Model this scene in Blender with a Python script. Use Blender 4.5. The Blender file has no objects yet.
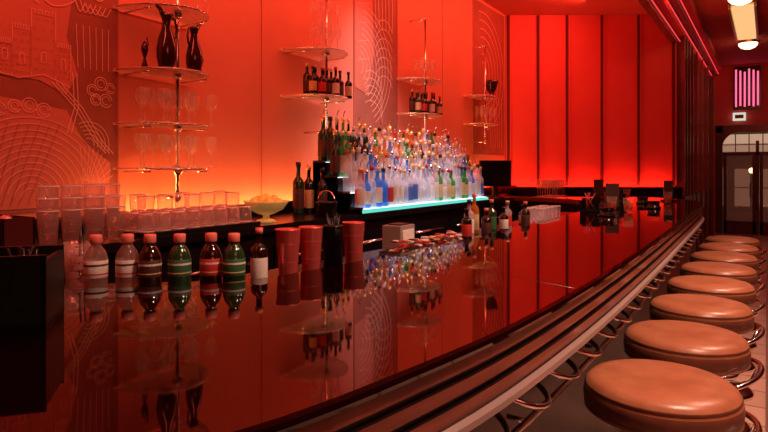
import bpy, math, random
from math import sin, cos, pi, radians
from mathutils import Vector
random.seed(7)
sc = bpy.context.scene
sc.view_settings.view_transform = 'Standard'

# ------------------------------------------------------------------ materials
def _new(name):
    m = bpy.data.materials.new(name); m.use_nodes = True
    nt = m.node_tree; nt.nodes.clear()
    out = nt.nodes.new('ShaderNodeOutputMaterial')
    return m, nt, out
def pm(name, col, rough=.5, metal=0., emit=None, es=0., noise=0.0, nscale=8., bump=0., spec=.5, coat=0., trans=0., col2=None, stretch=None):
    m, nt, out = _new(name)
    p = nt.nodes.new('ShaderNodeBsdfPrincipled')
    nt.links.new(p.outputs[0], out.inputs[0])
    p.inputs['Base Color'].default_value = (*col, 1)
    p.inputs['Roughness'].default_value = rough
    p.inputs['Metallic'].default_value = metal
    p.inputs['Specular IOR Level'].default_value = spec
    p.inputs['Coat Weight'].default_value = coat
    p.inputs['Transmission Weight'].default_value = trans
    if emit:
        p.inputs['Emission Color'].default_value = (*emit, 1)
        p.inputs['Emission Strength'].default_value = es
    tc = nt.nodes.new('ShaderNodeTexCoord')
    n = nt.nodes.new('ShaderNodeTexNoise'); n.inputs['Scale'].default_value = nscale
    n.inputs['Detail'].default_value = 4
    if stretch:
        mp = nt.nodes.new('ShaderNodeMapping'); mp.inputs['Scale'].default_value = stretch
        nt.links.new(tc.outputs['Object'], mp.inputs[0]); nt.links.new(mp.outputs[0], n.inputs['Vector'])
    else:
        nt.links.new(tc.outputs['Object'], n.inputs['Vector'])
    if noise > 0 or col2:
        r = nt.nodes.new('ShaderNodeValToRGB')
        c2 = col2 if col2 else tuple(c * (1 - noise) for c in col)
        r.color_ramp.elements[0].position = .3; r.color_ramp.elements[1].position = .7
        r.color_ramp.elements[0].color = (*c2, 1); r.color_ramp.elements[1].color = (*col, 1)
        nt.links.new(n.outputs['Fac'], r.inputs[0]); nt.links.new(r.outputs[0], p.inputs['Base Color'])
    if bump > 0:
        b = nt.nodes.new('ShaderNodeBump'); b.inputs['Strength'].default_value = bump; b.inputs['Distance'].default_value = .01
        nt.links.new(n.outputs['Fac'], b.inputs['Height']); nt.links.new(b.outputs[0], p.inputs['Normal'])
    return m
def thin(name, tint=(1, 1, 1), diff=(1, 1, 1), dfac=.08, edge=.75, base=.05):
    m, nt, out = _new(name)
    t = nt.nodes.new('ShaderNodeBsdfTransparent'); t.inputs[0].default_value = (*tint, 1)
    g = nt.nodes.new('ShaderNodeBsdfGlossy'); g.inputs['Roughness'].default_value = .06
    d = nt.nodes.new('ShaderNodeBsdfDiffuse'); d.inputs[0].default_value = (*diff, 1)
    tl = nt.nodes.new('ShaderNodeBsdfTranslucent'); tl.inputs[0].default_value = (*diff, 1)
    lw = nt.nodes.new('ShaderNodeLayerWeight'); lw.inputs[0].default_value = .5
    pw_ = nt.nodes.new('ShaderNodeMath'); pw_.operation = 'POWER'; pw_.inputs[1].default_value = 3
    mu = nt.nodes.new('ShaderNodeMath'); mu.operation = 'MULTIPLY_ADD'; mu.inputs[1].default_value = edge; mu.inputs[2].default_value = base
    nt.links.new(lw.outputs['Facing'], pw_.inputs[0]); nt.links.new(pw_.outputs[0], mu.inputs[0])
    a = nt.nodes.new('ShaderNodeMixShader'); a.inputs[0].default_value = .5
    nt.links.new(d.outputs[0], a.inputs[1]); nt.links.new(tl.outputs[0], a.inputs[2])
    b = nt.nodes.new('ShaderNodeMixShader'); b.inputs[0].default_value = dfac
    nt.links.new(t.outputs[0], b.inputs[1]); nt.links.new(a.outputs[0], b.inputs[2])
    e = nt.nodes.new('ShaderNodeMixShader'); e.inputs[0].default_value = .45  # diffuse share near the edges puts glass highlights into the colour
    nt.links.new(g.outputs[0], e.inputs[1]); nt.links.new(a.outputs[0], e.inputs[2])
    c = nt.nodes.new('ShaderNodeMixShader')
    nt.links.new(mu.outputs[0], c.inputs[0]); nt.links.new(b.outputs[0], c.inputs[1]); nt.links.new(e.outputs[0], c.inputs[2])
    nt.links.new(c.outputs[0], out.inputs[0])
    return m
def em(name, col, s):
    m, nt, out = _new(name)
    e = nt.nodes.new('ShaderNodeEmission'); e.inputs[0].default_value = (*col, 1); e.inputs[1].default_value = s
    nt.links.new(e.outputs[0], out.inputs[0]); return m
def tile(name, c1, c2, sx, sy):
    m, nt, out = _new(name)
    p = nt.nodes.new('ShaderNodeBsdfPrincipled'); p.inputs['Roughness'].default_value = .3
    b = nt.nodes.new('ShaderNodeTexBrick'); b.offset = 0
    b.inputs['Color1'].default_value = (*c1, 1); b.inputs['Color2'].default_value = (*[x * .85 for x in c1], 1); b.inputs['Mortar'].default_value = (*c2, 1)
    b.inputs['Scale'].default_value = 1; b.inputs['Mortar Size'].default_value = .008
    b.inputs['Brick Width'].default_value = sx; b.inputs['Row Height'].default_value = sy
    tc = nt.nodes.new('ShaderNodeTexCoord'); nt.links.new(tc.outputs['Object'], b.inputs['Vector'])
    nt.links.new(b.outputs['Color'], p.inputs['Base Color']); nt.links.new(p.outputs[0], out.inputs[0]); return m

M_wall = pm('wall_salmon_paint', (.85, .31, .20), .75, noise=.12, nscale=1.5)
M_wallmid = pm('mural_salmon_field', (.74, .25, .165), .75, noise=.12, nscale=3)
M_wallred = pm('wall_red_panel', (.80, .11, .09), .6, noise=.1, nscale=2)
M_mural = pm('mural_brown', (.44, .15, .10), .7, noise=.2, nscale=6)
M_mline = pm('mural_light_line', (.98, .62, .50), .7)
M_mlined = pm('mural_pale_line', (.97, .52, .40), .7)
M_mdk = pm('mural_dark_line', (.42, .13, .085), .7)  # darker drawn lines of the mural art
M_seam = pm('seam_dark', (.12, .02, .015), .8)
M_seaml = pm('seam_soft', (.5, .15, .1), .8)
M_ceil = pm('ceiling_paint', (.6, .12, .09), .8, noise=.05)
M_shell = pm('far_side_paint', (.13, .035, .03), .8, noise=.1)
M_dark = pm('dark_lacquer', (.010, .006, .006), .25, noise=.2)
M_black = pm('black_plastic', (.006, .005, .005), .35, noise=.2)
M_counter = pm('counter_gloss_top', (.005, .0006, .0006), .03, spec=.42, noise=.3, nscale=3)
M_wood = pm('red_brown_wood', (.22, .055, .032), .3, col2=(.12, .026, .016), nscale=5, stretch=(6, .6, 12), coat=.3)
M_woodd = pm('dark_wood', (.014, .005, .004), .3, noise=.4, nscale=6)
M_chrome = pm('chrome', (.85, .8, .78), .16, 1.0)
M_alu = pm('satin_aluminium', (.60, .48, .45), .3, .7)
M_steel = pm('steel_red_reflection', (.92, .17, .14), .26, .6)  # red reflection of the lit wall put into the steel's colour
M_brass = pm('brass', (.6, .36, .14), .3, 1.0)
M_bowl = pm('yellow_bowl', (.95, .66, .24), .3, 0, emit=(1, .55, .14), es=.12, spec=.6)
M_rib = pm('column_bronze', (.26, .085, .07), .35, .3, noise=.3)
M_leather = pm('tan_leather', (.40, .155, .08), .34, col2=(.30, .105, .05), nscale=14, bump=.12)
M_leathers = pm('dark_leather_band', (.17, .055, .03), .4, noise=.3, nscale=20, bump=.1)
M_glass = thin('clear_glass', (.985, .95, .94), (1, .85, .8), .13, .85, .08)
M_stem = thin('stemware_glass', (1, .97, .96), (1, .92, .9), .17, 1.0, .12)
M_shelf = thin('shelf_glass', (.9, .86, .84), (.65, .55, .48), .2, .5)
M_shelfe = pm('glass_rim', (.95, .75, .68), .2, spec=.8)
M_tile = tile('floor_tile', (.62, .38, .29), (.2, .1, .08), .3, .3)
M_clear = thin('bottle_clear', (.97, .95, .97), (.97, .95, 1), .32)
M_blue = thin('bottle_blue', (.3, .6, 1), (.15, .45, 1), .45)
M_green = thin('bottle_green', (.3, .7, .3), (.15, .5, .15), .45)
M_amber = thin('bottle_amber', (.9, .5, .14), (.9, .42, .1), .45)
M_dkgl = pm('bottle_dark_glass', (.012, .01, .006), .06, spec=.8)
M_dkgreen = pm('bottle_dark_green', (.015, .05, .015), .07, spec=.8)
M_cola = pm('bottle_cola', (.02, .004, .002), .05, spec=.8)
M_lw = pm('label_white', (.8, .76, .7), .5, noise=.15, nscale=60)
M_lc = pm('label_cream', (.7, .5, .25), .5, noise=.2, nscale=60)
M_lr = pm('label_red', (.6, .04, .03), .5, noise=.2, nscale=60)
M_lb = pm('label_blue', (.08, .18, .6), .5, noise=.2, nscale=60)
M_lg = pm('label_green', (.04, .15, .06), .5, noise=.2, nscale=60)
M_ldk = pm('label_dark', (.10, .04, .03), .5, noise=.4, nscale=60)
M_lpale = pm('label_pale_frost', (.88, .85, .88), .4, noise=.1, nscale=40)
M_cap = pm('cap_pink_red', (.85, .22, .18), .4)
M_gold = pm('gold_foil', (.9, .62, .24), .4, .5)
M_vase = pm('vase_glaze', (.04, .006, .01), .12, spec=.8)
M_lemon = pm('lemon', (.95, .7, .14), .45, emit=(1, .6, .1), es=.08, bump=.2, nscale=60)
M_teal = em('teal_led', (.15, .8, .66), .95)
M_neon = em('neon_pink', (1, .10, .22), 2.0)
M_neonr = em('neon_red', (1, .05, .06), 1.2)
M_lamp = em('lamp_warm', (1, .66, .36), 3.5)
M_lampb = em('lamp_slat', (1, .55, .22), 1.0)
M_exit = em('exit_panel', (.85, .85, .7), .8)
M_street = pm('street_dark', (.02, .012, .01), .7, emit=(1, .35, .2), es=.03, noise=.4)
M_awn = pm('transom_panel', (.3, .15, .08), .6, emit=(1, .6, .4), es=.5, noise=.4, nscale=4)
M_window = em('shop_window', (1, .45, .28), .2)
M_paper = pm('paper', (.85, .75, .7), .7, noise=.1, nscale=30)
M_screen = pm('screen', (.01, .01, .012), .08)
M_grey = pm('appliance_grey', (.30, .26, .24), .4, noise=.1)
M_stepglow = em('step_glow', (.75, .93, 1), 2.3)
M_frame = pm('door_metal', (.16, .075, .06), .3, .5, noise=.3)
M_bin = pm('red_tinted_bin', (.10, .015, .012), .3, noise=.3)

# ------------------------------------------------------------------ builder
class B:
    def __init__(s): s.v = []; s.f = []; s.m = []; s.sm = []; s.mats = []
    def mi(s, m):
        if m not in s.mats: s.mats.append(m)
        return s.mats.index(m)
    def add(s, vs, fs, mat, smooth=False):
        o = len(s.v); s.v += [tuple(v) for v in vs]
        k = s.mi(mat) if not isinstance(mat, list) else None
        for i, f in enumerate(fs):
            s.f.append([o + j for j in f]); s.m.append(k if k is not None else s.mi(mat[i])); s.sm.append(smooth)
    def box(s, c, d, mat, rz=0):
        x, y, z = d[0] / 2, d[1] / 2, d[2] / 2
        vs = []
        for a, b, e in [(-x, -y, -z), (x, -y, -z), (x, y, -z), (-x, y, -z), (-x, -y, z), (x, -y, z), (x, y, z), (-x, y, z)]:
            vs.append((c[0] + a * cos(rz) - b * sin(rz), c[1] + a * sin(rz) + b * cos(rz), c[2] + e))
        s.add(vs, [(3, 2, 1, 0), (4, 5, 6, 7), (0, 1, 5, 4), (1, 2, 6, 5), (2, 3, 7, 6), (3, 0, 4, 7)], mat)
    def lathe(s, prof, mat, c=(0, 0, 0), seg=20, sq=1.0):
        vs = []; fs = []; ml = []
        n = len(prof)
        for (r, z) in prof:
            r = max(r, 1e-4)
            for j in range(seg):
                a = 2 * pi * j / seg
                vs.append((c[0] + r * cos(a), c[1] + r * sin(a) * sq, c[2] + z))
        for i in range(n - 1):
            mm = mat[min(i, len(mat) - 1)] if isinstance(mat, list) else mat
            for j in range(seg):
                k = (j + 1) % seg
                fs.append((i * seg + j, i * seg + k, (i + 1) * seg + k, (i + 1) * seg + j)); ml.append(mm)
        s.add(vs, fs, ml, True)
    def tube(s, pts, r, mat, seg=8, closed=False):
        pts = [Vector(p) for p in pts]; n = len(pts); vs = []; fs = []
        up = Vector((0, 0, 1)); prev = None
        for i, p in enumerate(pts):
            if closed: t = pts[(i + 1) % n] - pts[i - 1]
            else: t = pts[min(i + 1, n - 1)] - pts[max(i - 1, 0)]
            t.normalize()
            if prev is None:
                a = t.cross(up)
                if a.length < .05: a = t.cross(Vector((1, 0, 0)))
            else: a = prev - t * prev.dot(t)
            a.normalize(); prev = a; b = t.cross(a)
            for j in range(seg):
                w = 2 * pi * j / seg
                vs.append(p + a * (r * cos(w)) + b * (r * sin(w)))
        for i in range(n if closed else n - 1):
            i2 = (i + 1) % n
            for j in range(seg):
                k = (j + 1) % seg
                fs.append((i * seg + j, i2 * seg + j, i2 * seg + k, i * seg + k))
        s.add(vs, fs, mat, True)
        if not closed:
            o = len(s.v) - n * seg
            s.f.append([o + j for j in range(seg)]); s.m.append(s.mi(mat)); s.sm.append(False)
            s.f.append([o + (n - 1) * seg + j for j in range(seg)][::-1]); s.m.append(s.mi(mat)); s.sm.append(False)
    def prism(s, poly, z0, z1, mat, side=None):
        n = len(poly)
        vs = [(x, y, z0) for x, y in poly] + [(x, y, z1) for x, y in poly]
        s.add(vs, [list(range(n))[::-1], list(range(n, 2 * n))], mat)
        s.add(vs, [(i, (i + 1) % n, n + (i + 1) % n, n + i) for i in range(n)], side or mat)
    def obj(s, name, loc=(0, 0, 0), rz=0, bevel=0):
        me = bpy.data.meshes.new(name); me.from_pydata(s.v, [], s.f)
        for m in s.mats: me.materials.append(m)
        for p, k, sm in zip(me.polygons, s.m, s.sm): p.material_index = k; p.use_smooth = sm
        me.update()
        o = bpy.data.objects.new(name, me); sc.collection.objects.link(o)
        o.location = loc; o.rotation_euler = (0, 0, rz)
        if bevel:
            b = o.modifiers.new('b', 'BEVEL'); b.width = bevel; b.segments = 2; b.limit_method = 'ANGLE'
        return o
def inst(o, name, loc, rz=0, s=1):
    q = bpy.data.objects.new(name, o.data); sc.collection.objects.link(q)
    q.location = loc; q.rotation_euler = (0, 0, rz); q.scale = (s, s, s); return q
def cr(pts, n=8):
    out = []
    P = [pts[0]] + list(pts) + [pts[-1]]
    for i in range(1, len(P) - 2):
        for k in range(n):
            t = k / n
            out.append(tuple(.5 * (2 * b + (c - a) * t + (2 * a - 5 * b + 4 * c - d) * t * t + (-a + 3 * b - 3 * c + d) * t ** 3)
                             for a, b, c, d in zip(P[i - 1], P[i], P[i + 1], P[i + 2])))
    out.append(tuple(pts[-1])); return out
def offs(path, d):
    r = []
    for i, p in enumerate(path):
        a = path[max(i - 1, 0)]; b = path[min(i + 1, len(path) - 1)]
        tx, ty = b[0] - a[0], b[1] - a[1]; l = math.hypot(tx, ty) or 1
        r.append((p[0] + ty / l * d, p[1] - tx / l * d))
    return r
def sweep(b, path, prof, mats):
    rows = [offs(path, o) for o, z in prof]
    n = len(path)
    for i in range(len(prof) - 1):
        vs = [(x, y, prof[i][1]) for x, y in rows[i]] + [(x, y, prof[i + 1][1]) for x, y in rows[i + 1]]
        b.add(vs, [(j, n + j, n + j + 1, j + 1) for j in range(n - 1)], mats[i], False)

CEIL = 3.64
def WU(v): return -3.04 - .0194 * v
# ------------------------------------------------------------------ room shell
b = B(); b.box((0.3, 5.5, -.05), (9.0, 22, .1), M_tile); b.obj('floor')
b = B(); b.box((0.3, 5.5, CEIL + .05), (9.0, 22, .1), M_ceil); b.obj('ceiling')
b = B(); b.prism([(WU(-5), -5), (WU(8.3), 8.3), (WU(8.3) - .15, 8.4), (WU(-5) - .15, -5)], 0, CEIL, M_wall); b.obj('wall_left')
FA = (WU(8.3), 8.3); FB = (-1.12, 9.6)
b = B(); b.prism([FA, FB, (FB[0] - .05, FB[1] + .15), (FA[0] - .05, FA[1] + .15)], 0, CEIL, M_wallred); b.obj('wall_back')
b = B(); b.prism([FB, (-1.04, 15.0), (-1.2, 15.0), (-1.26, 9.65)], 0, CEIL, M_wallred); b.obj('wall_hall')
b = B(); b.box((4.55, 5.5, CEIL / 2), (.1, 22, CEIL), M_shell); b.obj('wall_right')
b = B(); b.box((.3, -5.05, CEIL / 2), (9, .1, CEIL), M_shell); b.obj('wall_front')
b = B()
b.box((-1.1, 15.06, CEIL / 2), (.3, .12, CEIL), M_wallred)
b.box((2.6, 15.06, CEIL / 2), (4.0, .12, CEIL), M_wallred)
b.box((-.175, 15.06, (2.35 + CEIL) / 2), (1.55, .12, CEIL - 2.35), M_wallred); b.obj('wall_entrance')
dx, dy = FB[0] - FA[0], FB[1] - FA[1]; L = math.hypot(dx, dy); ang = math.atan2(dy, dx)
b = B()
for t in (.015, .19, .36, .565, .78, .985):
    c = (FA[0] + dx * t + .02 * sin(ang), FA[1] + dy * t - .03 * cos(ang), 2.4)
    b.box(c, (.022, .04, 2.46), M_seam, ang)
    b.box((c[0] + .03 * cos(ang), c[1] + .03 * sin(ang), 2.4), (.02, .03, 2.46), M_wallred, ang)
b.obj('trim_1')
b = B()
def pw(t, o, z=None):
    return (FA[0] + dx * t + o * sin(ang), FA[1] + dy * t - o * cos(ang))
b.prism([pw(0, .02), pw(1, .02), pw(1, .2), pw(0, .2)], 0, 1.08, M_dark)
b.prism([pw(0, .15), pw(1, .15), pw(1, .22), pw(0, .22)], 1.08, 1.15, M_dark)
b.obj('baseboard_back')
b = B()
for v in (9.75, 10.05, 10.4, 10.8, 11.4, 12.2, 13.2, 14.4):
    u = -1.12 + .08 * (v - 9.6) / 5.4
    b.box((u + .05, v, 1.8), (.12, .08, 3.6), M_rib)
    b.box((u + .105, v - .02, 1.8), (.012, .02, 3.6), M_brass)
    b.box((u + .03, v + .12, 1.8), (.06, .04, 3.6), M_woodd)
b.box((-1.05, 12.2, .5), (.1, 5.2, 1.0), M_dark)
b.obj('trim_2')
b = B()
for k in range(4):
    b.box((-1.14 + .09 * k, 10.8, CEIL - .2 + .05 * k), (.09, 8.4, .4 - .1 * k), [M_rib, M_wallred, M_rib, M_wallred][k])
for k in range(3):
    b.box((-1.07 + .09 * k, 10.8, CEIL - .37 + .1 * k), (.012, 8.3, .01), M_neonr)
b.obj('trim_3')
b = B()
for k in range(3):
    b.box((.45 + .09 * k, 10.0, CEIL - .05 - .05 * k), (.09, 9.6, .1 + .1 * k), [M_wood, M_rib, M_wood][k])
b.obj('trim_4')

# ------------------------------------------------------------------ mural line art
def WP(v, z, o=.006): return (WU(v) + o, v, z)
def rib(b, pts, w, mat, o=.012):
    n = len(pts); vs = []
    for i, p in enumerate(pts):
        a = pts[max(i - 1, 0)]; c = pts[min(i + 1, n - 1)]
        tx, ty = c[0] - a[0], c[1] - a[1]; l = math.hypot(tx, ty) or 1
        nx, ny = -ty / l * w / 2, tx / l * w / 2
        vs += [WP(p[0] + nx, p[1] + ny, o), WP(p[0] - nx, p[1] - ny, o)]
    b.add(vs, [(2 * i, 2 * i + 1, 2 * i + 3, 2 * i + 2) for i in range(n - 1)], mat)
def arc(c, r, a0, a1, n=20, ry=None):
    return [(c[0] + r * cos(radians(a0 + (a1 - a0) * i / n)), c[1] + (ry or r) * sin(radians(a0 + (a1 - a0) * i / n))) for i in range(n + 1)]
def patch(b, poly, mat, o=.006):
    b.add([WP(v, z, o) for v, z in poly], [list(range(len(poly)))], mat)
b = B()
patch(b, [(.2, 1.2), (2.03, 1.2), (2.03, 3.5), (.2, 3.5)], M_mural, .004)
patch(b, [(.9, 1.88), (1.60, 1.86), (1.74, 1.80), (1.80, 1.92), (1.74, 2.1), (1.80, 2.5), (.9, 2.6)], M_wallmid, .007)
patch(b, [(1.1, 1.22), (1.98, 1.22), (1.99, 1.45), (1.84, 1.55), (1.74, 1.72), (1.1, 1.80)], M_wallmid, .007)
LN = M_mlined
for (v0, v1, z0, z1) in [(1.40, 1.47, 1.88, 2.02), (1.47, 1.56, 1.87, 2.10), (1.56, 1.68, 1.89, 2.19), (1.68, 1.76, 1.87, 2.04)]:
    rib(b, [(v0, z0), (v0, z1), (v1, z1), (v1, z0)], .0045, LN)
    n = 4; w = (v1 - v0) / (2 * n - 1)
    for i in range(n):
        x = v0 + 2 * i * w
        rib(b, [(x, z1), (x, z1 + .02), (x + w, z1 + .02), (x + w, z1)], .004, LN)
    for r in range(6):
        z = z0 + (z1 - z0) * (r + .5) / 6
        for q in range(3):
            x = v0 + (v1 - v0) * (q + .3 + .3 * (r % 2)) / 3
            rib(b, [(x, z), (x + .014, z)], .003, M_mdk)
    rib(b, arc(((v0 + v1) / 2, z0 + .1), .012, 0, 180, 8) + [((v0 + v1) / 2 - .012, z0 + .06), ((v0 + v1) / 2 + .012, z0 + .06), ((v0 + v1) / 2 + .012, z0 + .1)], .004, LN, .013)
rib(b, [(1.38, 1.88), (1.50, 1.86), (1.62, 1.89), (1.76, 1.84)], .0045, LN)
rib(b, cr([(1.56, 2.32), (1.66, 2.25), (1.76, 2.28), (1.84, 2.37), (1.93, 2.33), (1.99, 2.45)]), .0055, M_mline)
rib(b, cr([(1.60, 2.36), (1.68, 2.30), (1.78, 2.33), (1.84, 2.42)]), .0045, M_mline)
for k in range(6): rib(b, cr([(1.78 + .03 * k, 2.32 - .01 * k), (1.81 + .03 * k, 2.25), (1.84 + .03 * k, 2.30)]), .0045, M_mline)
for k in range(4): rib(b, cr([(1.44, 2.24 + .025 * k), (1.52, 2.27 + .02 * k), (1.60, 2.24 + .03 * k)]), .004, LN)
for d in (0, .022, .044): rib(b, [(1.66 + d, 1.86), (1.78 + d, 1.74), (1.90 + d, 1.56), (1.96 + d, 1.50)], .005, M_mline)
for d in (0, .022): rib(b, [(1.77 + d, 1.92), (1.78 + d, 1.74), (1.74 + d, 1.60)], .005, M_mline)
for (cv, cz, r) in [(1.88, 1.84, .030), (1.93, 1.88, .036), (1.985, 1.86, .028), (1.90, 1.79, .03), (1.96, 1.79, .036), (1.55, 1.73, .035), (1.48, 1.72, .03), (1.62, 1.71, .035), (1.41, 1.70, .03)]:
    c_ = M_mline if cv > 1.7 else LN
    rib(b, arc((cv, cz), r, 0, 330), .0045, c_)
    rib(b, arc((cv, cz), r * .6, 0, 300), .004, c_)
for k in range(6): rib(b, [(1.80 + .035 * k, 1.95), (1.79 + .037 * k, 2.18)], .0035, M_mline)
for k in range(12):
    rib(b, arc((1.56, 1.27), .05 + .032 * k, 10, 170, 30), .0035, LN)
for k in range(7):
    rib(b, [(1.30 + .04 * k, 1.24), (1.40 + .05 * k, 1.64)], .0035, M_mdk)
for k in range(10):
    a = radians(100 - 9 * k); rib(b, [(1.84 + .05 * cos(a), 1.30 + .05 * sin(a)), (1.84 + .17 * cos(a), 1.30 + .24 * sin(a))], .0035, LN)
for k in range(5): rib(b, arc((1.86, 1.55), .03 + .022 * k, -20, 120, 14), .004, M_mline)
b.obj('mural_panel')
b = B()
patch(b, [(4.4, 1.72), (5.15, 1.72), (5.15, 3.6), (4.4, 3.6)], M_mural, .004)
patch(b, [(4.4, 2.15), (4.62, 2.1), (4.72, 2.5), (4.66, 3.6), (4.4, 3.6)], M_wallmid, .007)
for k in range(10):
    rib(b, arc((4.45, 2.35), .08 + .055 * k, -60, 80, 24), .008, M_mline if k > 3 else LN)
for k in range(6): rib(b, [(4.75 + .06 * k, 2.75), (4.70 + .07 * k, 3.4)], .008, M_mline)
for k in range(7): rib(b, arc((4.9, 2.15 + .09 * k), .16, 20, 160, 12), .007, M_mline)
for k in range(5): rib(b, arc((4.66, 1.85 + .07 * k), .2, 0, 120, 12), .007, M_mline)
for k in range(6): rib(b, [(4.45, 2.4 + .17 * k), (4.64, 2.44 + .17 * k)], .007, LN)
b.obj('mural_panel.001')
b = B()
patch(b, [(7.1, 1.6), (8.22, 1.6), (8.22, 3.6), (7.1, 3.6)], M_mural, .004)
for k in range(7): rib(b, arc((7.4, 2.7), .12 + .11 * k, -80, 100, 24), .012, M_mlined)
for k in range(6): rib(b, [(7.7 + .08 * k, 1.7), (7.6 + .1 * k, 2.4)], .012, M_mlined)
b.obj('mural_panel.002')
b = B()
for v in (2.035, 4.39, 5.16, 7.09): b.box((WU(v) + .003, v, 2.4), (.008, .010, 2.45), M_seaml)
for v in (3.2, 6.2): b.box((WU(v) + .002, v, 2.4), (.005, .006, 2.45), M_seaml)
b.obj('trim_5')

# ------------------------------------------------------------------ bar counter
F = cr([(-1.9, -1.1), (-1.35, -.65), (-.94, -.12), (-.72, .25), (-.575, .56), (-.51, .9), (-.468, 1.29), (-.447, 1.98), (-.45, 3), (-.475, 4.5), (-.5, 5.8), (-.54, 6.6), (-.70, 7.15), (-1.12, 7.5), (-1.8, 7.75), (-2.7, 7.9)], 8)
K = cr([(-2.75, .05), (-2.3, .45), (-1.82, .82), (-1.6, .995), (-1.40, 1.17), (-1.30, 1.42), (-1.255, 1.88), (-1.225, 2.58), (-1.23, 4.34), (-1.27, 5.5), (-1.5, 6.3), (-2.0, 6.75), (-2.7, 6.95)], 8)
TOP = 1.08
ON = TOP + .001
b = B()
def resamp(p, n):
    d = [0]
    for i in range(1, len(p)): d.append(d[-1] + math.dist(p[i], p[i - 1]))
    out = []
    for k in range(n):
        t = d[-1] * k / (n - 1); i = 1
        while i < len(d) - 1 and d[i] < t: i += 1
        f = (t - d[i - 1]) / (d[i] - d[i - 1] + 1e-9)
        out.append((p[i - 1][0] + (p[i][0] - p[i - 1][0]) * f, p[i - 1][1] + (p[i][1] - p[i - 1][1]) * f))
    return out
NF = 120; F2 = resamp(F, NF); K2 = resamp(K, NF)
vs = [(x, y, TOP) for x, y in F2] + [(x, y, TOP) for x, y in K2]
b.add(vs, [(i, i + 1, NF + i + 1, NF + i) for i in range(NF - 1)], M_counter)
vs = [(x, y, TOP - .04) for x, y in F2] + [(x, y, TOP - .04) for x, y in K2]
b.add(vs, [(i, NF + i, NF + i + 1, i + 1) for i in range(NF - 1)], M_woodd)
prof = [(0, TOP), (.011, TOP - .003), (.016, TOP - .010), (.013, TOP - .018), (.002, TOP - .02),
        (.002, TOP - .048), (-.008, TOP - .049), (-.008, TOP - .064), (.002, TOP - .065), (.002, TOP - .090), (-.008, TOP - .091), (-.008, TOP - .106), (.002, TOP - .107), (.002, TOP - .134),
        (.006, TOP - .136), (.020, TOP - .141), (.022, TOP - .153), (.008, TOP - .157), (-.1, TOP - .165), (-.12, TOP - .165), (-.12, .14), (-.06, .14), (-.06, 0)]
sweep(b, F2, prof, [M_counter] * 3 + [M_woodd] + [M_wood, M_woodd, M_woodd, M_woodd, M_wood, M_woodd, M_woodd, M_woodd, M_wood] + [M_woodd, M_alu, M_alu, M_alu, M_woodd, M_woodd, M_woodd, M_chrome, M_dark])
sweep(b, [p for p in K2], [(0, TOP), (-.006, TOP - .01), (-.006, TOP - .05), (0, .06), (0, 0)], [M_wood, M_wood, M_dark, M_dark])
b.tube([(-1.24, 2.02, TOP - .0014), (-.46, 1.72, TOP - .0014)], .002, M_woodd, 6)
b.tube([(-1.23, 4.2, TOP - .0014), (-.48, 4.25, TOP - .0014)], .002, M_woodd, 6)
counter = b.obj('bar_counter')
LED = 1.03
LO = LED + .001
kk = [p for p in K2 if p[1] < 5.4]
ko = offs(kk, -.34)
b = B(); n = len(kk); k1 = offs(kk, -.008)
for z, mt in ((LED, M_dark), (LED - .03, M_dark)):
    b.add([(x, y, z) for x, y in k1] + [(x, y, z) for x, y in ko], [(i, i + 1, n + i + 1, n + i) for i in range(n - 1)], mt)
b.add([(x, y, LED) for x, y in ko] + [(x, y, .05) for x, y in ko], [(i, i + 1, n + i + 1, n + i) for i in range(n - 1)], M_dark)
b.obj('service_ledge')

b = B()
hp = resamp([p for p in F2 if .2 < p[1] < 6.7 and p[0] > -.8], 27)
o1 = offs(hp, -.11)
for i, p in enumerate(hp[1:-1], 1):
    q = hp[i + 1]; tx, ty = q[0] - p[0], q[1] - p[1]; l = math.hypot(tx, ty); tx /= l; ty /= l
    nx, ny = ty, -tx
    pts = []
    for k in range(13):
        a = pi * k / 12
        s_ = -cos(a) * .085; o = -.118 + .115 * sin(a); z = .875 - .045 * sin(a)
        pts.append((p[0] + tx * s_ + nx * o, p[1] + ty * s_ + ny * o, z))
    b.tube(pts, .008, M_chrome, 8)
rail = offs(hp, -.055)
b.tube([(x, y, .775) for x, y in rail], .009, M_chrome, 8)
for i in range(2, len(rail), 3):
    b.tube([(rail[i][0], rail[i][1], .775), (o1[i][0], o1[i][1], .775)], .007, M_chrome, 8)
hk = b.obj('purse_hook_rail'); hk.parent = counter
b = B()
fr = offs(hp, .0)
b.tube([(x, y, .22) for x, y in fr], .02, M_chrome, 10)
for i in range(2, len(fr), 6):
    b.tube([(fr[i][0], fr[i][1], .22), (o1[i][0], o1[i][1], .22)], .012, M_chrome, 8)
b.obj('foot_rail')

# ------------------------------------------------------------------ stools
b = B(); R = .216
prof = [(0, .797), (.06, .799), (.12, .799), (.165, .797), (.193, .790), (.206, .780), (.211, .771), (.214, .767), (.211, .762), (R, .755), (R + .002, .735), (R, .714), (.213, .706), (.216, .701), (.21, .696), (.18, .688), (0, .688)]
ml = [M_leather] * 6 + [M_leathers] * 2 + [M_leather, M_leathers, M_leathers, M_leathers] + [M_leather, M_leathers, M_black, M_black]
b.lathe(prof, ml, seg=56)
b.lathe([(0, .69), (.11, .69), (.11, .675), (.05, .66), (.03, .64), (.03, .08), (.05, .05), (.18, .03), (.2, .015), (.2, 0), (0, 0)], M_chrome, seg=32)
pts = [(.03, 0, .62)]
for k in range(17):
    a = radians(-60 + 120 * k / 16)
    pts.append((.25 * cos(a), .25 * sin(a), .665 + .03 * sin(pi * k / 16)))
b.tube(pts[1:], .009, M_chrome, 8)
b.tube([(.03, 0, .60), (.15, 0, .60), (.22, 0, .63), (.25, 0, .695)], .0085, M_chrome, 8)
b.tube([(0.03, -.0, .60), (.07, -.12, .61), pts[1]], .0085, M_chrome, 8)
b.tube([(0.03, .0, .60), (.07, .12, .61), pts[-1]], .0085, M_chrome, 8)
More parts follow.
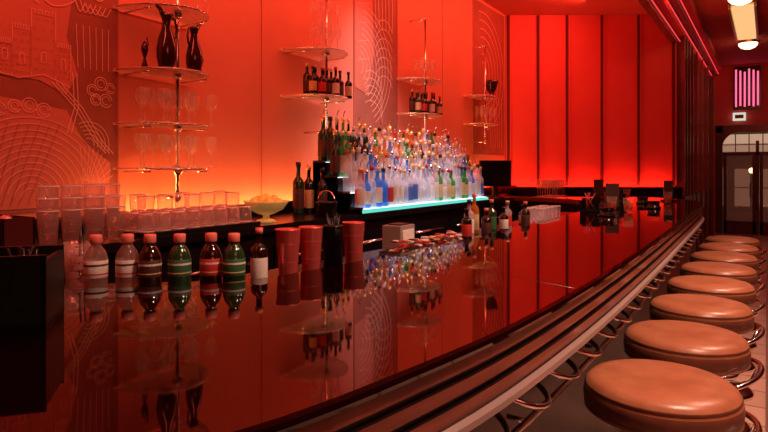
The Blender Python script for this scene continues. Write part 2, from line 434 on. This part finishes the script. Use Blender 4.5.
b.tube([(.13 * cos(2 * pi * k / 24), .13 * sin(2 * pi * k / 24), .3) for k in range(24)], .01, M_chrome, 8, True)
for k in range(4):
    a = pi / 2 * k; b.tube([(.02 * cos(a), .02 * sin(a), .3), (.13 * cos(a), .13 * sin(a), .3)], .008, M_chrome, 6)
SU = -.265
st = b.obj('bar_stool', (SU - .003, 1.95, 0), .2)
for i in range(1, 8): inst(st, 'bar_stool.%03d' % i, (SU, 1.945 + .61 * i, 0), .2 + .05 * ((i * 7) % 5 - 2))

# ------------------------------------------------------------------ bottle maker
def bottle(b, c, h, r, gl, lab, cap, neck=.28, seg=14, shoulder=.12, pour=False):
    nb = h * (1 - neck - shoulder)
    nr = r * .36
    prof = [(0, 0), (r * .92, 0), (r, .006), (r, nb * .18), (r * 1.012, nb * .19), (r * 1.012, nb * .80), (r, nb * .81), (r, nb),
            (r * .85, nb + h * shoulder * .45), (nr * 1.15, nb + h * shoulder * .95), (nr, nb + h * shoulder * 1.2), (nr * .95, h * .90), (nr * 1.25, h * .90), (nr * 1.25, h), (0, h)]
    ml = [gl, gl, gl, lab, lab, lab, gl, gl, gl, gl, gl, cap, cap, cap]
    b.lathe(prof, ml, c, seg)
    if pour:
        b.tube([(c[0], c[1], c[2] + h), (c[0] + .004, c[1], c[2] + h + .03), (c[0] + .02, c[1], c[2] + h + .055)], .004, M_chrome, 6)
def soda(gl, lab, cap):
    b = B(); r = .0345
    prof = [(0, 0), (.026, 0), (.032, .006), (r, .02), (r, .052), (r + .0006, .053), (r + .0006, .104), (r, .105), (.0335, .114), (.028, .130), (.019, .143), (.0145, .15), (.0145, .156), (.0178, .156), (.0178, .160), (.0185, .161), (.0185, .180), (.016, .183), (0, .183)]
    ml = [gl] * 5 + [lab] * 2 + [gl] * 5 + [cap] * 7
    b.lathe(prof, ml, seg=28)
    b.lathe([(r + .0011, .088), (r + .0011, .094)], M_lw if lab is not M_lw else M_ldk, seg=28)
    b.lathe([(r + .0011, .062), (r + .0011, .066)], M_lc if lab is not M_lw else M_lr, seg=28)
    return b
M_soda_clear = thin('soda_clear', (.75, .68, .62), (.7, .5, .42), .3)
spec = [(M_soda_clear, M_lw, M_cap), (M_soda_clear, M_lw, M_cap), (M_cola, M_ldk, M_cap), (M_dkgreen, M_lg, M_cap), (M_cola, M_lr, M_cap), (M_dkgreen, M_lg, M_cap)]
for i, (g, l, c) in enumerate(spec):
    t = i / 5
    u = -1.75 + .33 * t; v = 1.085 + .265 * t + .012 * math.sin(i * 2)
    soda(g, l, c).obj('soda_bottle' + ('' if i == 0 else '.%03d' % i), (u, v, LO), .3 * i)
b = B(); bottle(b, (0, 0, 0), .19, .028, M_cola, M_lw, M_cap); b.obj('syrup_bottle', (-1.425, 1.46, LO))
b = B()
b.lathe([(0, .004), (.034, .004), (.042, .15), (.044, .15), (.036, 0), (0, 0)], M_glass, seg=24)
for k in range(14):
    b.box((random.uniform(-.015, .015), random.uniform(-.015, .015), .02 + .0085 * k), (.022, .022, .018), M_lpale if k % 3 == 0 else M_glass, random.random() * 3)
b.tube([(0, 0, .02), (.03, -.01, .2)], .003, M_black, 6); b.tube([(0, .01, .02), (-.01, .03, .21)], .003, M_black, 6)
b.obj('ice_water_glass', (-1.87, 1.10, LO))
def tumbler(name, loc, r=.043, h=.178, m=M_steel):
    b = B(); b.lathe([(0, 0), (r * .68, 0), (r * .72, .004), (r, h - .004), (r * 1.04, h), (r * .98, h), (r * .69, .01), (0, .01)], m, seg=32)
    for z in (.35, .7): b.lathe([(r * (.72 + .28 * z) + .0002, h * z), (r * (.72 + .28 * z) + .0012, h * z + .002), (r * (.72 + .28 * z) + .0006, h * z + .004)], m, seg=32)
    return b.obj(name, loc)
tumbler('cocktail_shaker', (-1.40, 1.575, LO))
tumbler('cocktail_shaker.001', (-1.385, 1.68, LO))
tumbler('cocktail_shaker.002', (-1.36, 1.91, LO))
b = B(); b.lathe([(0, 0), (.036, 0), (.038, .17), (.04, .172), (.036, .175), (0, .165)], M_black, seg=24)
for k in range(8):
    a = k * .8; b.tube([(.012 * cos(a), .012 * sin(a), .1), (.024 * cos(a), .024 * sin(a), .2 + .01 * (k % 3))], .0025, M_black, 6)
b.obj('straw_holder', (-1.372, 1.795, LO))
b = B()
b.box((0, 0, .01), (.42, .18, .02), M_black)
for x in (-.205, -.07, .07, .205): b.box((x, 0, .075), (.01, .18, .15), M_black)
for y in (-.085, .085): b.box((0, y, .08), (.42, .01, .16), M_black)
b.box((-.14, 0, .08), (.12, .15, .12), M_paper); b.box((0, 0, .07), (.12, .15, .1), M_black)
for k in range(8): b.tube([(.14 + random.uniform(-.04, .04), random.uniform(-.05, .05), .03), (.14 + random.uniform(-.05, .05), random.uniform(-.06, .06), .165)], .003, M_black, 6)
b.obj('napkin_caddy', (-1.452, .562, ON), radians(50))

# ------------------------------------------------------------------ back counter
b = B()
v0, v1 = .95, 6.35
b.prism([(-2.35, v0), (-2.35, v1), (WU(v1) + .01, v1), (WU(v0) + .01, v0)], 1.06, 1.10, M_dark)
b.prism([(-2.40, v0 + .03), (-2.40, v1 - .03), (WU(v1) + .02, v1 - .03), (WU(v0) + .02, v0 + .03)], 0, 1.06, M_woodd)
for k in range(7):
    vv = v0 + .1 + .76 * k
    b.box((-2.392, vv + .34, .55), (.02, .68, .86), M_dark)
    b.tube([(-2.375, vv + .1, .9), (-2.375, vv + .58, .9)], .008, M_chrome, 6)
b.obj('back_bar_counter')
b = B()
b.prism([(WU(1) + .17, -1), (WU(1) + .10, 8.1), (WU(1) + .06, 8.1), (WU(1) + .13, -1)], 1.10, 1.18, M_dark)
b.prism([(WU(1) + .17, -1), (WU(1) + .10, 8.1), (WU(8), 8.1), (WU(-1), -1)], 1.08, 1.105, M_dark)
b.obj('baseboard_left')
b = B()
sv0, sv1 = 3.42, 5.62
for k in range(4):
    u1 = -2.36 - .11 * k
    b.box((u1 - .055, (sv0 + sv1) / 2, 1.10 + (.03 + .11 * k) / 2), (.11, sv1 - sv0, .03 + .11 * k), M_dark)
    b.box((u1 - .055, (sv0 + sv1) / 2 + .02, 1.131 + .11 * k), (.104, sv1 - sv0 - .06, .003), M_stepglow)
    b.box((u1 - .055, sv0 + .004, 1.10 + (.045 + .11 * k) / 2), (.11, .008, .045 + .11 * k), M_dark)
b.box((-2.356, (sv0 + sv1) / 2, 1.117), (.012, sv1 - sv0, .024), M_teal)
b.obj('liquor_display_shelf')
b = B()
opts = [(M_clear, M_lpale), (M_clear, M_lpale), (M_clear, M_clear), (M_clear, M_clear), (M_clear, M_clear), (M_clear, M_lw), (M_clear, M_lw), (M_clear, M_lb), (M_blue, M_lw), (M_green, M_lc), (M_clear, M_lr), (M_clear, M_lc)]
for k in range(4):
    v = sv0 + .05
    while v < sv1 - .04:
        r = random.uniform(.030, .040); h = random.uniform(.27, .33)
        wl = opts if k < 2 else opts + [(M_amber, M_lc), (M_dkgl, M_lc), (M_amber, M_lw), (M_amber, M_amber), (M_amber, M_lr)]
        g, l = random.choice(wl)
        if k == 0 and random.random() < .2: g, l = M_blue, random.choice([M_lw, M_blue])
        if k >= 2 and v < 3.85: g, l = random.choice([(M_dkgreen, M_ldk), (M_dkgl, M_lc), (M_green, M_lc)]); h = .34
        bottle(b, (-2.36 - .055 - .11 * k, v, 1.1335 + .11 * k), h, r, g, l, random.choice([M_gold, M_gold, M_gold, M_chrome, M_black, M_lw, M_lr]), seg=12, pour=random.random() < .6, neck=random.uniform(.24, .34))
        v += r * 2 + random.uniform(.002, .010)
b.obj('liquor_bottles')
b = B(); b.box((0, 0, .06), (.10, .14, .12), M_grey); b.box((.052, 0, .075), (.006, .11, .05), M_lw); b.box((0, 0, .123), (.07, .09, .006), M_black)
b.obj('receipt_printer', (-1.475, 2.44, LO), .03, .005)
b = B()
for (x, y, n) in [(0, 0, 3), (.0, .1, 3), (0, .2, 3), (-.1, .05, 3), (-.1, .15, 3), (-.1, .25, 3), (0, .3, 2), (-.1, .34, 3)]:
    for k in range(n):
        b.lathe([(0, .006), (.030, 0), (.043, .145)], M_glass, (x, y, .05 * k), 18)
        b.lathe([(.0435, .143), (.044, .146), (.042, .147)], M_shelfe, (x, y, .05 * k), 18)
b.obj('stacked_pint_glasses', (-2.46, 1.32, 1.101))
b = B()
for i in range(3):
    for j in range(8):
        c = (-.095 * i, .09 * j, .021)
        b.lathe([(.040, 0), (.035, .085), (.0, .088)], M_glass, c, 18)
        b.lathe([(.0405, 0), (.041, .002), (.0395, .004)], M_shelfe, c, 18)
        b.lathe([(.034, .080), (.035, .084), (.03, .087)], M_shelfe, c, 18)
        if (i + j) % 3 == 0:
            b.lathe([(0, .092), (.036, .09), (.040, .165)], M_glass, c, 18)
            b.lathe([(.0395, .163), (.041, .166), (.039, .167)], M_shelfe, c, 18)
b.box((-.1, .315, .01), (.34, .74, .02), M_black)
b.obj('rocks_glasses', (-2.46, 1.775, 1.101))
b = B()
for x, y in ((0, 0), (0, .13), (-.17, 0), (-.17, .13)):
    b.box((x, y, .01), (.15, .115, .02), M_bin)
    for sx in (-1, 1): b.box((x + sx * .072, y, .07), (.006, .115, .12), M_bin)
    for sy in (-1, 1): b.box((x, y + sy * .055, .07), (.15, .006, .12), M_bin)
    for k in range(8): b.lathe([(0, -.02), (.015, -.012), (.02, 0), (.015, .012), (0, .02)], random.choice([M_cap, M_lr, M_lpale]), (x + random.uniform(-.045, .045), y + random.uniform(-.03, .03), .09 + random.uniform(0, .03)), 8)
b.obj('condiment_bins', (-2.46, 1.04, 1.101))
b = B()
b.lathe([(0, 0), (.06, 0), (.055, .01), (.02, .02), (.018, .04), (.05, .05), (.1, .075), (.128, .115), (.133, .125), (.126, .125), (.09, .08), (.045, .06), (0, .055)], M_bowl, seg=36)
for k in range(9):
    a = k * 2.4; r = .022 * math.sqrt(k) * 1.25
    b.lathe([(0, -.03), (.014, -.026), (.025, -.012), (.028, 0), (.025, .012), (.014, .026), (0, .03)], M_lemon, (r * cos(a), r * sin(a), .115 + .012 * (8 - k) / 4), 12)
b.obj('fruit_bowl', (-2.5, 2.62, 1.101))
b = B(); b.lathe([(0, 0), (.06, 0), (.07, .09), (.073, .10), (.066, .10), (.055, .01), (0, .01)], M_black, seg=28)
b.tube([(.07 * cos(radians(a)), 0, .1 + .07 * sin(radians(a))) for a in range(0, 181, 15)], .004, M_chrome, 6)
b.obj('ice_bucket', (-2.44, 3.12, 1.101))
b = B(); bottle(b, (0, 0, 0), .36, .04, M_dkgreen, M_ldk, M_black); bottle(b, (.01, .1, 0), .34, .038, M_dkgl, M_lc, M_gold); bottle(b, (.11, .13, 0), .32, .036, M_dkgl, M_ldk, M_black); b.obj('wine_bottles', (-2.75, 3.2, 1.101))

def wine(b, c, h=.2, r=.036, seg=14):
    b.lathe([(r * .95, .002), (.006, .008), (.004, .02), (.004, h * .45), (.010, h * .48), (r * .8, h * .60), (r, h * .75), (r * .82, h)], M_stem, c, seg)
    b.lathe([(r * .82, h - .003), (r * .84, h), (r * .80, h)], M_shelfe, c, seg)
    b.lathe([(r * .9, 0), (r * .97, .002), (r * .92, .004)], M_shelfe, c, seg)
def flute(b, c, h=.21, r=.024, seg=12):
    b.lathe([(r * 1.2, .002), (.005, .008), (.004, h * .4), (r * .8, h * .52), (r, h * .8), (r * .9, h)], M_stem, c, seg)
    b.lathe([(r * .9, h - .003), (r * .93, h), (r * .88, h)], M_shelfe, c, seg)

def shelf(name, u, v, tiers, r=.30, ztop=3.1, zbot=None):
    b = B()
    dep = abs(WU(v) - u)
    for z in tiers:
        poly = [(-dep + .02, -r), ] + [(-dep + .02 + (dep + .13) * sin(radians(a)), -r * cos(radians(a))) for a in range(4, 180, 6)] + [(-dep + .02, r)]
        b.prism(poly, z, z + .012, M_shelf, M_shelfe)
        b.tube([(p[0] + .002, p[1], z + .006) for p in poly[1:-1]], .0035, M_chrome, 6)
        b.lathe([(.0, -.03), (.022, -.028), (.03, -.004), (.03, 0)], M_chrome, (0, 0, z), 14)
        b.lathe([(.03, 0.012), (.02, .02), (.010, .03)], M_chrome, (0, 0, z), 14)
    zb = zbot or tiers[-1] - .18
    b.tube([(0, 0, zb), (0, 0, ztop)], .011, M_chrome, 10)
    b.tube([(0, 0, zb), (-dep + .01, 0, zb)], .009, M_chrome, 8)
    b.tube([(0, 0, ztop), (-dep + .01, 0, ztop)], .009, M_chrome, 8)
    for y in (-r * .72, r * .72):
        for z in tiers: b.tube([(-dep + .01, y, z - .01), (0.02, y, z - .01)], .005, M_chrome, 6)
    b.lathe([(0, -.03), (.018, -.015), (.022, 0), (.018, .015), (0, .03)], M_chrome, (0, 0, zb), 12)
    return b.obj(name, (u, v, 0))
T = [2.31, 1.96, 1.66, 1.41]
G = .013
shelf('glass_display_shelf', -2.86, 2.27, T, .27, 2.9, 1.25)
shelf('glass_display_shelf.001', -2.88, 3.68, T[:2], .29, 2.95, 1.70)
shelf('glass_display_shelf.002', -2.96, 5.42, T[:2], .29, 2.95, 1.62)
shelf('glass_display_shelf.003', -2.99, 7.05, T[:2], .28, 2.95, 1.75)
for nm, ti in (('stemware_glasses', 2), ('stemware_glasses.001', 3)):
    b = B()
    for k in range(6):
        wine(b, ((.045 if k % 2 else -.01) + .0, -.21 + .084 * k, 0), .185, .034)
        if k < 5: wine(b, (-.10, -.17 + .085 * k, 0), .19, .034)
    b.obj(nm, (-2.86, 2.27, T[ti] + G))
b = B()
for k in range(6): flute(b, (.04, -.19 + .075 * k, 0))
b.obj('champagne_flutes', (-2.86, 2.27, T[0] + G))
b = B()
for k in range(6): wine(b, ((-.06 if k % 2 else .05), -.14 + .055 * k, 0), .2, .03)
for k in range(5): wine(b, ((-.06 if k % 2 else .05), -.14 + .055 * k, .203), .16, .028)
b.obj('stemware_glasses.002', (-2.88, 3.68, T[0] + G))
b = B()
for k in range(6): wine(b, ((-.06 if k % 2 else .05), -.14 + .055 * k, 0), .2, .03)
b.obj('stemware_glasses.003', (-2.96, 5.42, T[0] + G))
b = B()
for k in range(7): flute(b, ((-.05 if k % 2 else .05), -.2 + .065 * k, 0))
b.obj('champagne_flutes.001', (-2.99, 7.05, T[1] + G))
for nm, (u, v) in (('beer_bottles', (-2.88, 3.68)), ('beer_bottles.001', (-2.96, 5.42))):
    b = B()
    for k in range(6):
        g = random.choice([M_dkgl, M_dkgreen, M_cola]); l = [M_lc, M_lr, M_ldk, M_lw, M_ldk, M_lc][k]
        bottle(b, (.04 + .02 * ((k * 3) % 2), -.21 + .084 * k, 0), random.uniform(.2, .235), .029, g, l, random.choice([M_gold, M_lr, M_black]), seg=14, neck=.32)
    for k in range(4): bottle(b, (-.06, -.16 + .1 * k, 0), .24, .03, M_dkgl, M_ldk, M_gold, seg=12)
    b.obj(nm, (u, v, T[1] + G))
def vase(name, loc, s, rz):
    b = B()
    b.lathe([(0, 0), (.038 * s, 0), (.045 * s, .01 * s), (.055 * s, .06 * s), (.056 * s, .11 * s), (.045 * s, .17 * s), (.028 * s, .22 * s), (.022 * s, .26 * s), (.028 * s, .29 * s), (.04 * s, .31 * s), (.036 * s, .31 * s), (.018 * s, .27 * s), (0, .27 * s)], M_vase, seg=28)
    b.tube([(.045 * s, 0, .17 * s), (.075 * s, 0, .19 * s), (.085 * s, 0, .24 * s), (.07 * s, 0, .29 * s), (.035 * s, 0, .3 * s)], .007 * s, M_vase, 8)
    b.tube([(-.03 * s, 0, .3 * s), (-.05 * s, 0, .33 * s), (-.075 * s, 0, .345 * s)], .012 * s, M_vase, 8)
    return b.obj(name, loc, rz)
vase('ceramic_pitcher', (-2.80, 2.15, T[1] + G), .96, radians(100))
vase('ceramic_pitcher.001', (-2.80, 2.34, T[1] + G), .84, radians(-70))
for i, (du, dv) in enumerate([(-.03, -.2), (-.05, .2)]):
    b = B(); b.lathe([(0, 0), (.02, 0), (.014, .02), (.006, .05), (.014, .075), (.02, .10), (.016, .12), (.007, .14), (0, .145)], M_vase, seg=16)
    b.tube([(0, 0, .09), (.03, 0, .12), (.02, 0, .16)], .004, M_vase, 6)
    b.obj('figurine' + ('' if i == 0 else '.001'), (-2.85 + du, 2.27 + dv, T[1] + G), i * 2)
b = B(); b.lathe([(0, 0), (.05, 0), (.045, .02), (.03, .04), (.06, .09), (.085, .17), (.09, .2), (.084, .2), (.055, .1), (0, .06)], M_vase, seg=24)
b.tube([(.085, 0, .17), (.12, 0, .18), (.115, 0, .12), (.07, 0, .1)], .006, M_vase, 6); b.tube([(-.085, 0, .17), (-.12, 0, .18), (-.115, 0, .12), (-.07, 0, .1)], .006, M_vase, 6)
b.obj('champagne_bucket', (-2.94, 7.13, T[0] + G), 1.5)

# ------------------------------------------------------------------ bar-top clutter
b = B(); b.box((0, 0, .008), (.14, .62, .016), M_black); b.box((.07, 0, .02), (.006, .62, .03), M_chrome); b.box((-.07, 0, .02), (.006, .62, .03), M_chrome)
for k in range(110):
    c = (random.uniform(-.05, .05), random.uniform(-.28, .28), .03 + random.uniform(0, .04))
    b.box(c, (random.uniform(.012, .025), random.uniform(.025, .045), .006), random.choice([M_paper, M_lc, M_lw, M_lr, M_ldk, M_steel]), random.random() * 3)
b.obj('garnish_tray', (-1.325, 2.47, LO), -.02)
tab = [(-1.38, 3.0, .17, M_dkgl, M_lr), (-1.42, 3.12, .21, M_clear, M_lw), (-1.35, 3.2, .16, M_cola, M_ldk), (-1.4, 3.40, .20, M_dkgreen, M_lg), (-1.37, 3.52, .15, M_cola, M_lw), (-1.46, 3.28, .24, M_amber, M_lc), (-1.4, 3.66, .18, M_clear, M_lr), (-1.33, 3.8, .17, M_dkgl, M_ldk), (-1.4, 3.95, .14, M_cola, M_lc)]
for i, (u, v, h, g, l) in enumerate(tab):
    b = B(); bottle(b, (0, 0, 0), h, .028, g, l, random.choice([M_black, M_cap, M_gold]), seg=18); b.obj('bitters_bottle' + ('' if i == 0 else '.%03d' % i), (u, v, LO))
b = B()
for k in range(5):
    for j in range(2):
        b.lathe([(0, .004), (.03, .003), (.038, .10)], M_glass, (-.09 * j, .09 * k, 0), 16); b.lathe([(.0375, .098), (.039, .101), (.037, .102)], M_shelfe, (-.09 * j, .09 * k, 0), 16)
b.obj('rocks_glasses.001', (-1.36, 4.2, LO))
def caddy(name, loc, rz=0):
    b = B(); b.box((0, 0, .01), (.14, .2, .02), M_black); b.box((0, .0, .06), (.14, .008, .1), M_black); b.box((-.066, 0, .05), (.008, .2, .08), M_black); b.box((.066, 0, .04), (.008, .2, .06), M_black)
    b.box((0, .05, .05), (.11, .07, .06), M_paper)
    for k in range(7): b.tube([(random.uniform(-.04, .04), -.05 + random.uniform(-.03, .03), .02), (random.uniform(-.05, .05), -.05 + random.uniform(-.04, .04), .15)], .0025, random.choice([M_lr, M_black]), 6)
    b.obj(name, loc, rz)
caddy('straw_caddy', (-1.14, 4.75, ON), .1); caddy('straw_caddy.001', (-1.14, 5.7, ON), .3); caddy('straw_caddy.002', (-1.35, 6.55, ON), .5)
def menu(name, loc, rz):
    b = B(); b.box((0, 0, .008), (.12, .1, .016), M_black); b.box((0, 0, .11), (.11, .012, .2), M_ldk); b.box((0, .014, .1), (.1, .006, .18), M_paper); b.obj(name, loc, rz)
menu('menu_holder', (-1.1, 5.3, ON), .5); menu('menu_holder.001', (-1.6, 7.0, ON), .4); menu('menu_holder.002', (-.85, 6.75, ON), .9)
for i, (u, v) in enumerate([(-.95, 4.4), (-1.05, 5.05), (-.8, 5.45), (-1.3, 7.0), (-1.0, 6.15), (-.8, 6.3), (-1.5, 6.85), (-.9, 4.9)]):
    b = B()
    if i % 2: b.lathe([(0, .004), (.03, .004), (.038, .11)], M_glass, seg=20); b.lathe([(0, .01), (.029, .011), (.034, .07), (0, .07)], M_amber, seg=16)
    else: b.lathe([(0, 0), (.055, 0), (.06, .01), (.045, .02), (.048, .055), (.058, .06), (.05, .062), (.03, .05), (0, .05)], M_dkgl, seg=20)
    b.obj(('whiskey_glass' if i % 2 else 'ashtray') + ('' if i < 2 else '.%03d' % (i // 2)), (u, v, ON))
b = B(); b.lathe([(0, 0), (.11, 0), (.10, .015), (.03, .025), (.03, .12)], M_black, seg=20)
b.box((0, 0, .26), (.03, .36, .28), M_black); b.box((.017, 0, .26), (.004, .33, .24), M_screen); b.obj('pos_terminal', (-2.45, 6.05, 1.101), -.75, .004)
b = B()
for i in range(3):
    for j in range(6): wine(b, (-.09 * i, .09 * j, 0), .2, .034)
b.obj('stemware_glasses.004', (-2.1, 6.95, ON))

# ------------------------------------------------------------------ entrance
b = B()
b.box((-.88, 15.0, 1.17), (.13, .1, 2.34), M_frame); b.box((.55, 15.0, 1.17), (.09, .1, 2.34), M_frame); b.box((-.18, 15.0, 2.26), (1.53, .1, .16), M_frame)
for sx, cu in ((1, -.82), (-1, .51)):
    poly = [(0, 0)] + [(.35 - .35 * sin(radians(a)), -.35 + .35 * cos(radians(a))) for a in range(0, 91, 10)]
    vs = [(cu + sx * p[0], 14.9, 2.2 + p[1]) for p in poly] + [(cu + sx * p[0], 14.98, 2.2 + p[1]) for p in poly]
    n = len(poly); b.add(vs, [list(range(n)), list(range(n, 2 * n))] + [(i, (i + 1) % n, n + (i + 1) % n, n + i) for i in range(n)], M_frame)
b.box((-.17, 15, 1.72), (1.4, .08, .07), M_frame); b.box((-.17, 15, 1.0), (.06, .08, 2.0), M_frame)
for cu in (-.50, .17):
    b.box((cu - .27, 15, .86), (.06, .06, 1.7), M_frame); b.box((cu + .27, 15, .86), (.06, .06, 1.7), M_frame); b.box((cu, 15, .14), (.6, .06, .28), M_frame)
    b.tube([(cu + .2, 14.9, .8), (cu + .2, 14.88, .95), (cu + .2, 14.9, 1.1)], .012, M_brass, 6)
b.box((-.17, 15.02, 1.0), (1.4, .01, 1.9), M_glass)
b.obj('door_1')
b = B(); b.box((-.2, 16.9, 1.3), (3, .1, 2.6), M_street); b.box((-.2, 16.2, -.02), (3, 1.5, .04), M_street)
b.box((-.2, 16.8, 2.02), (2.2, .05, .42), M_awn)
for k in range(8): b.box((-1.2 + .28 * k, 16.76, 2.02), (.02, .03, .42), M_dark)
b.box((-.2, 16.76, 1.98), (2.2, .03, .02), M_dark)
for k in range(4): b.box((-1.0 + .5 * k, 16.8, .95), (.32, .05, .9), M_window); b.box((-1.0 + .5 * k, 16.76, .95), (.34, .02, .02), M_dark)
b.obj('street_storefront')
b = B(); b.lathe([(0, -.07), (.05, -.05), (.07, 0), (.05, .05), (0, .07)], M_lamp, seg=16); b.tube([(0, 0, .06), (0, 0, .2), (0, .2, .2)], .01, M_black, 6); b.obj('street_lamp', (-.3, 16.55, 1.36))
b = B()
b.box((0, .03, 0), (.5, .04, .92), M_dark)
for k in range(6):
    x = -.2 + .08 * k
    b.tube([(x, -.01, -.4 + .02 * (k % 2)), (x, -.01, .4 - .03 * (k % 3))], .016, M_neon, 8)
b.obj('neon_sign', (-.36, 14.94, 3.13))
b = B(); b.box((0, 0, 0), (.24, .06, .17), M_exit); b.box((0, -.032, 0), (.16, .004, .08), M_lr); b.obj('exit_sign', (-.5, 14.93, 2.52), 0, .01)
for i, v in enumerate((8.9, 12.3)):
    b = B(); b.lathe([(.17, 0), (.17, -.03), (.15, -.035)], M_brass, seg=28); b.lathe([(.15, -.03), (.145, -.07), (.11, -.11), (.05, -.135), (0, -.14)], M_lamp, seg=28)
    b.obj('ceiling_lamp' + ('' if i == 0 else '.001'), (-.28, v, CEIL))
b = B()
for k in range(12): b.box((0, -1.1 + .2 * k, -.04), (.26, .10, .05), M_lampb)
b.box((-.15, 0, -.04), (.03, 2.5, .08), M_brass); b.box((.15, 0, -.04), (.03, 2.5, .08), M_brass); b.box((0, 0, -.008), (.3, 2.5, .015), M_brass)
b.obj('ceiling_light_panel', (-.28, 10.6, CEIL))

# ------------------------------------------------------------------ lights
def area(name, loc, target, sx, sy, p, col, spread=180):
    l = bpy.data.lights.new(name, 'AREA'); l.shape = 'RECTANGLE'; l.size = sx; l.size_y = sy; l.energy = p; l.color = col
    l.spread = radians(spread)
    o = bpy.data.objects.new(name, l); sc.collection.objects.link(o); o.location = loc
    d = Vector(target) - Vector(loc); q = d.to_track_quat('-Z', 'Y'); o.rotation_euler = q.to_euler(); return o
def strip(name, loc, L_, w, p, col, rx, rz):
    l = bpy.data.lights.new(name, 'AREA'); l.shape = 'RECTANGLE'; l.size = w; l.size_y = L_; l.energy = p; l.color = col
    o = bpy.data.objects.new(name, l); sc.collection.objects.link(o); o.location = loc
    o.rotation_euler = (0, rx, rz); return o
strip('led_strip_wall', (-3.065, 4.95, 1.12), 6.2, .03, 38, (1, .27, .07), pi - .25, radians(1.1))
strip('wall_wash', (-1.9, 3.4, 3.58), 9.5, .15, 105, (1, .125, .06), radians(58), radians(1.1))
mx, my = pw(.5, .1)
o = strip('led_strip_back', (mx, my, 1.12), 2.3, .03, 13, (1, .07, .035), 0, 0); o.rotation_euler = (pi, 0, ang + pi / 2)
area('back_wash', (-1.6, 7.6, 3.5), (-2.1, 9.0, 2.0), 2.0, .4, 16, (1, .03, .025))
area('hall_wash', (-.1, 11.5, 3.4), (-.6, 12.5, 1.5), .4, 3, 22, (1, .2, .14))
for i, v in enumerate((1.6, 3.6, 5.6)):
    area('bar_front_fill_%d' % i, (.75, v, 3.55), (-.3, v, .8), .3, .3, 30, (1, .52, .36), 90)  # unseen warm fill lamps, added to brighten the bar front and stools
area('room_fill', (1.8, 0.0, 3.2), (-1.4, 2.0, 1.0), 1.2, 1.2, 14, (1, .22, .15))
area('liquor_light', (-1.9, 4.5, 2.9), (-2.5, 4.5, 1.2), .2, 1.8, 9, (.95, .92, .95), 80)
w = bpy.data.worlds.new('w'); sc.world = w; w.use_nodes = True
w.node_tree.nodes['Background'].inputs[0].default_value = (.05, .006, .004, 1)

cam = bpy.data.cameras.new('cam'); co = bpy.data.objects.new('camera', cam); sc.collection.objects.link(co)
co.location = (0, 0, 1.42); co.rotation_euler = (radians(90), 0, radians(32.55))
cam.lens = 36 * 600 / 768; cam.shift_y = -48 / 768; cam.clip_start = .02
sc.camera = co
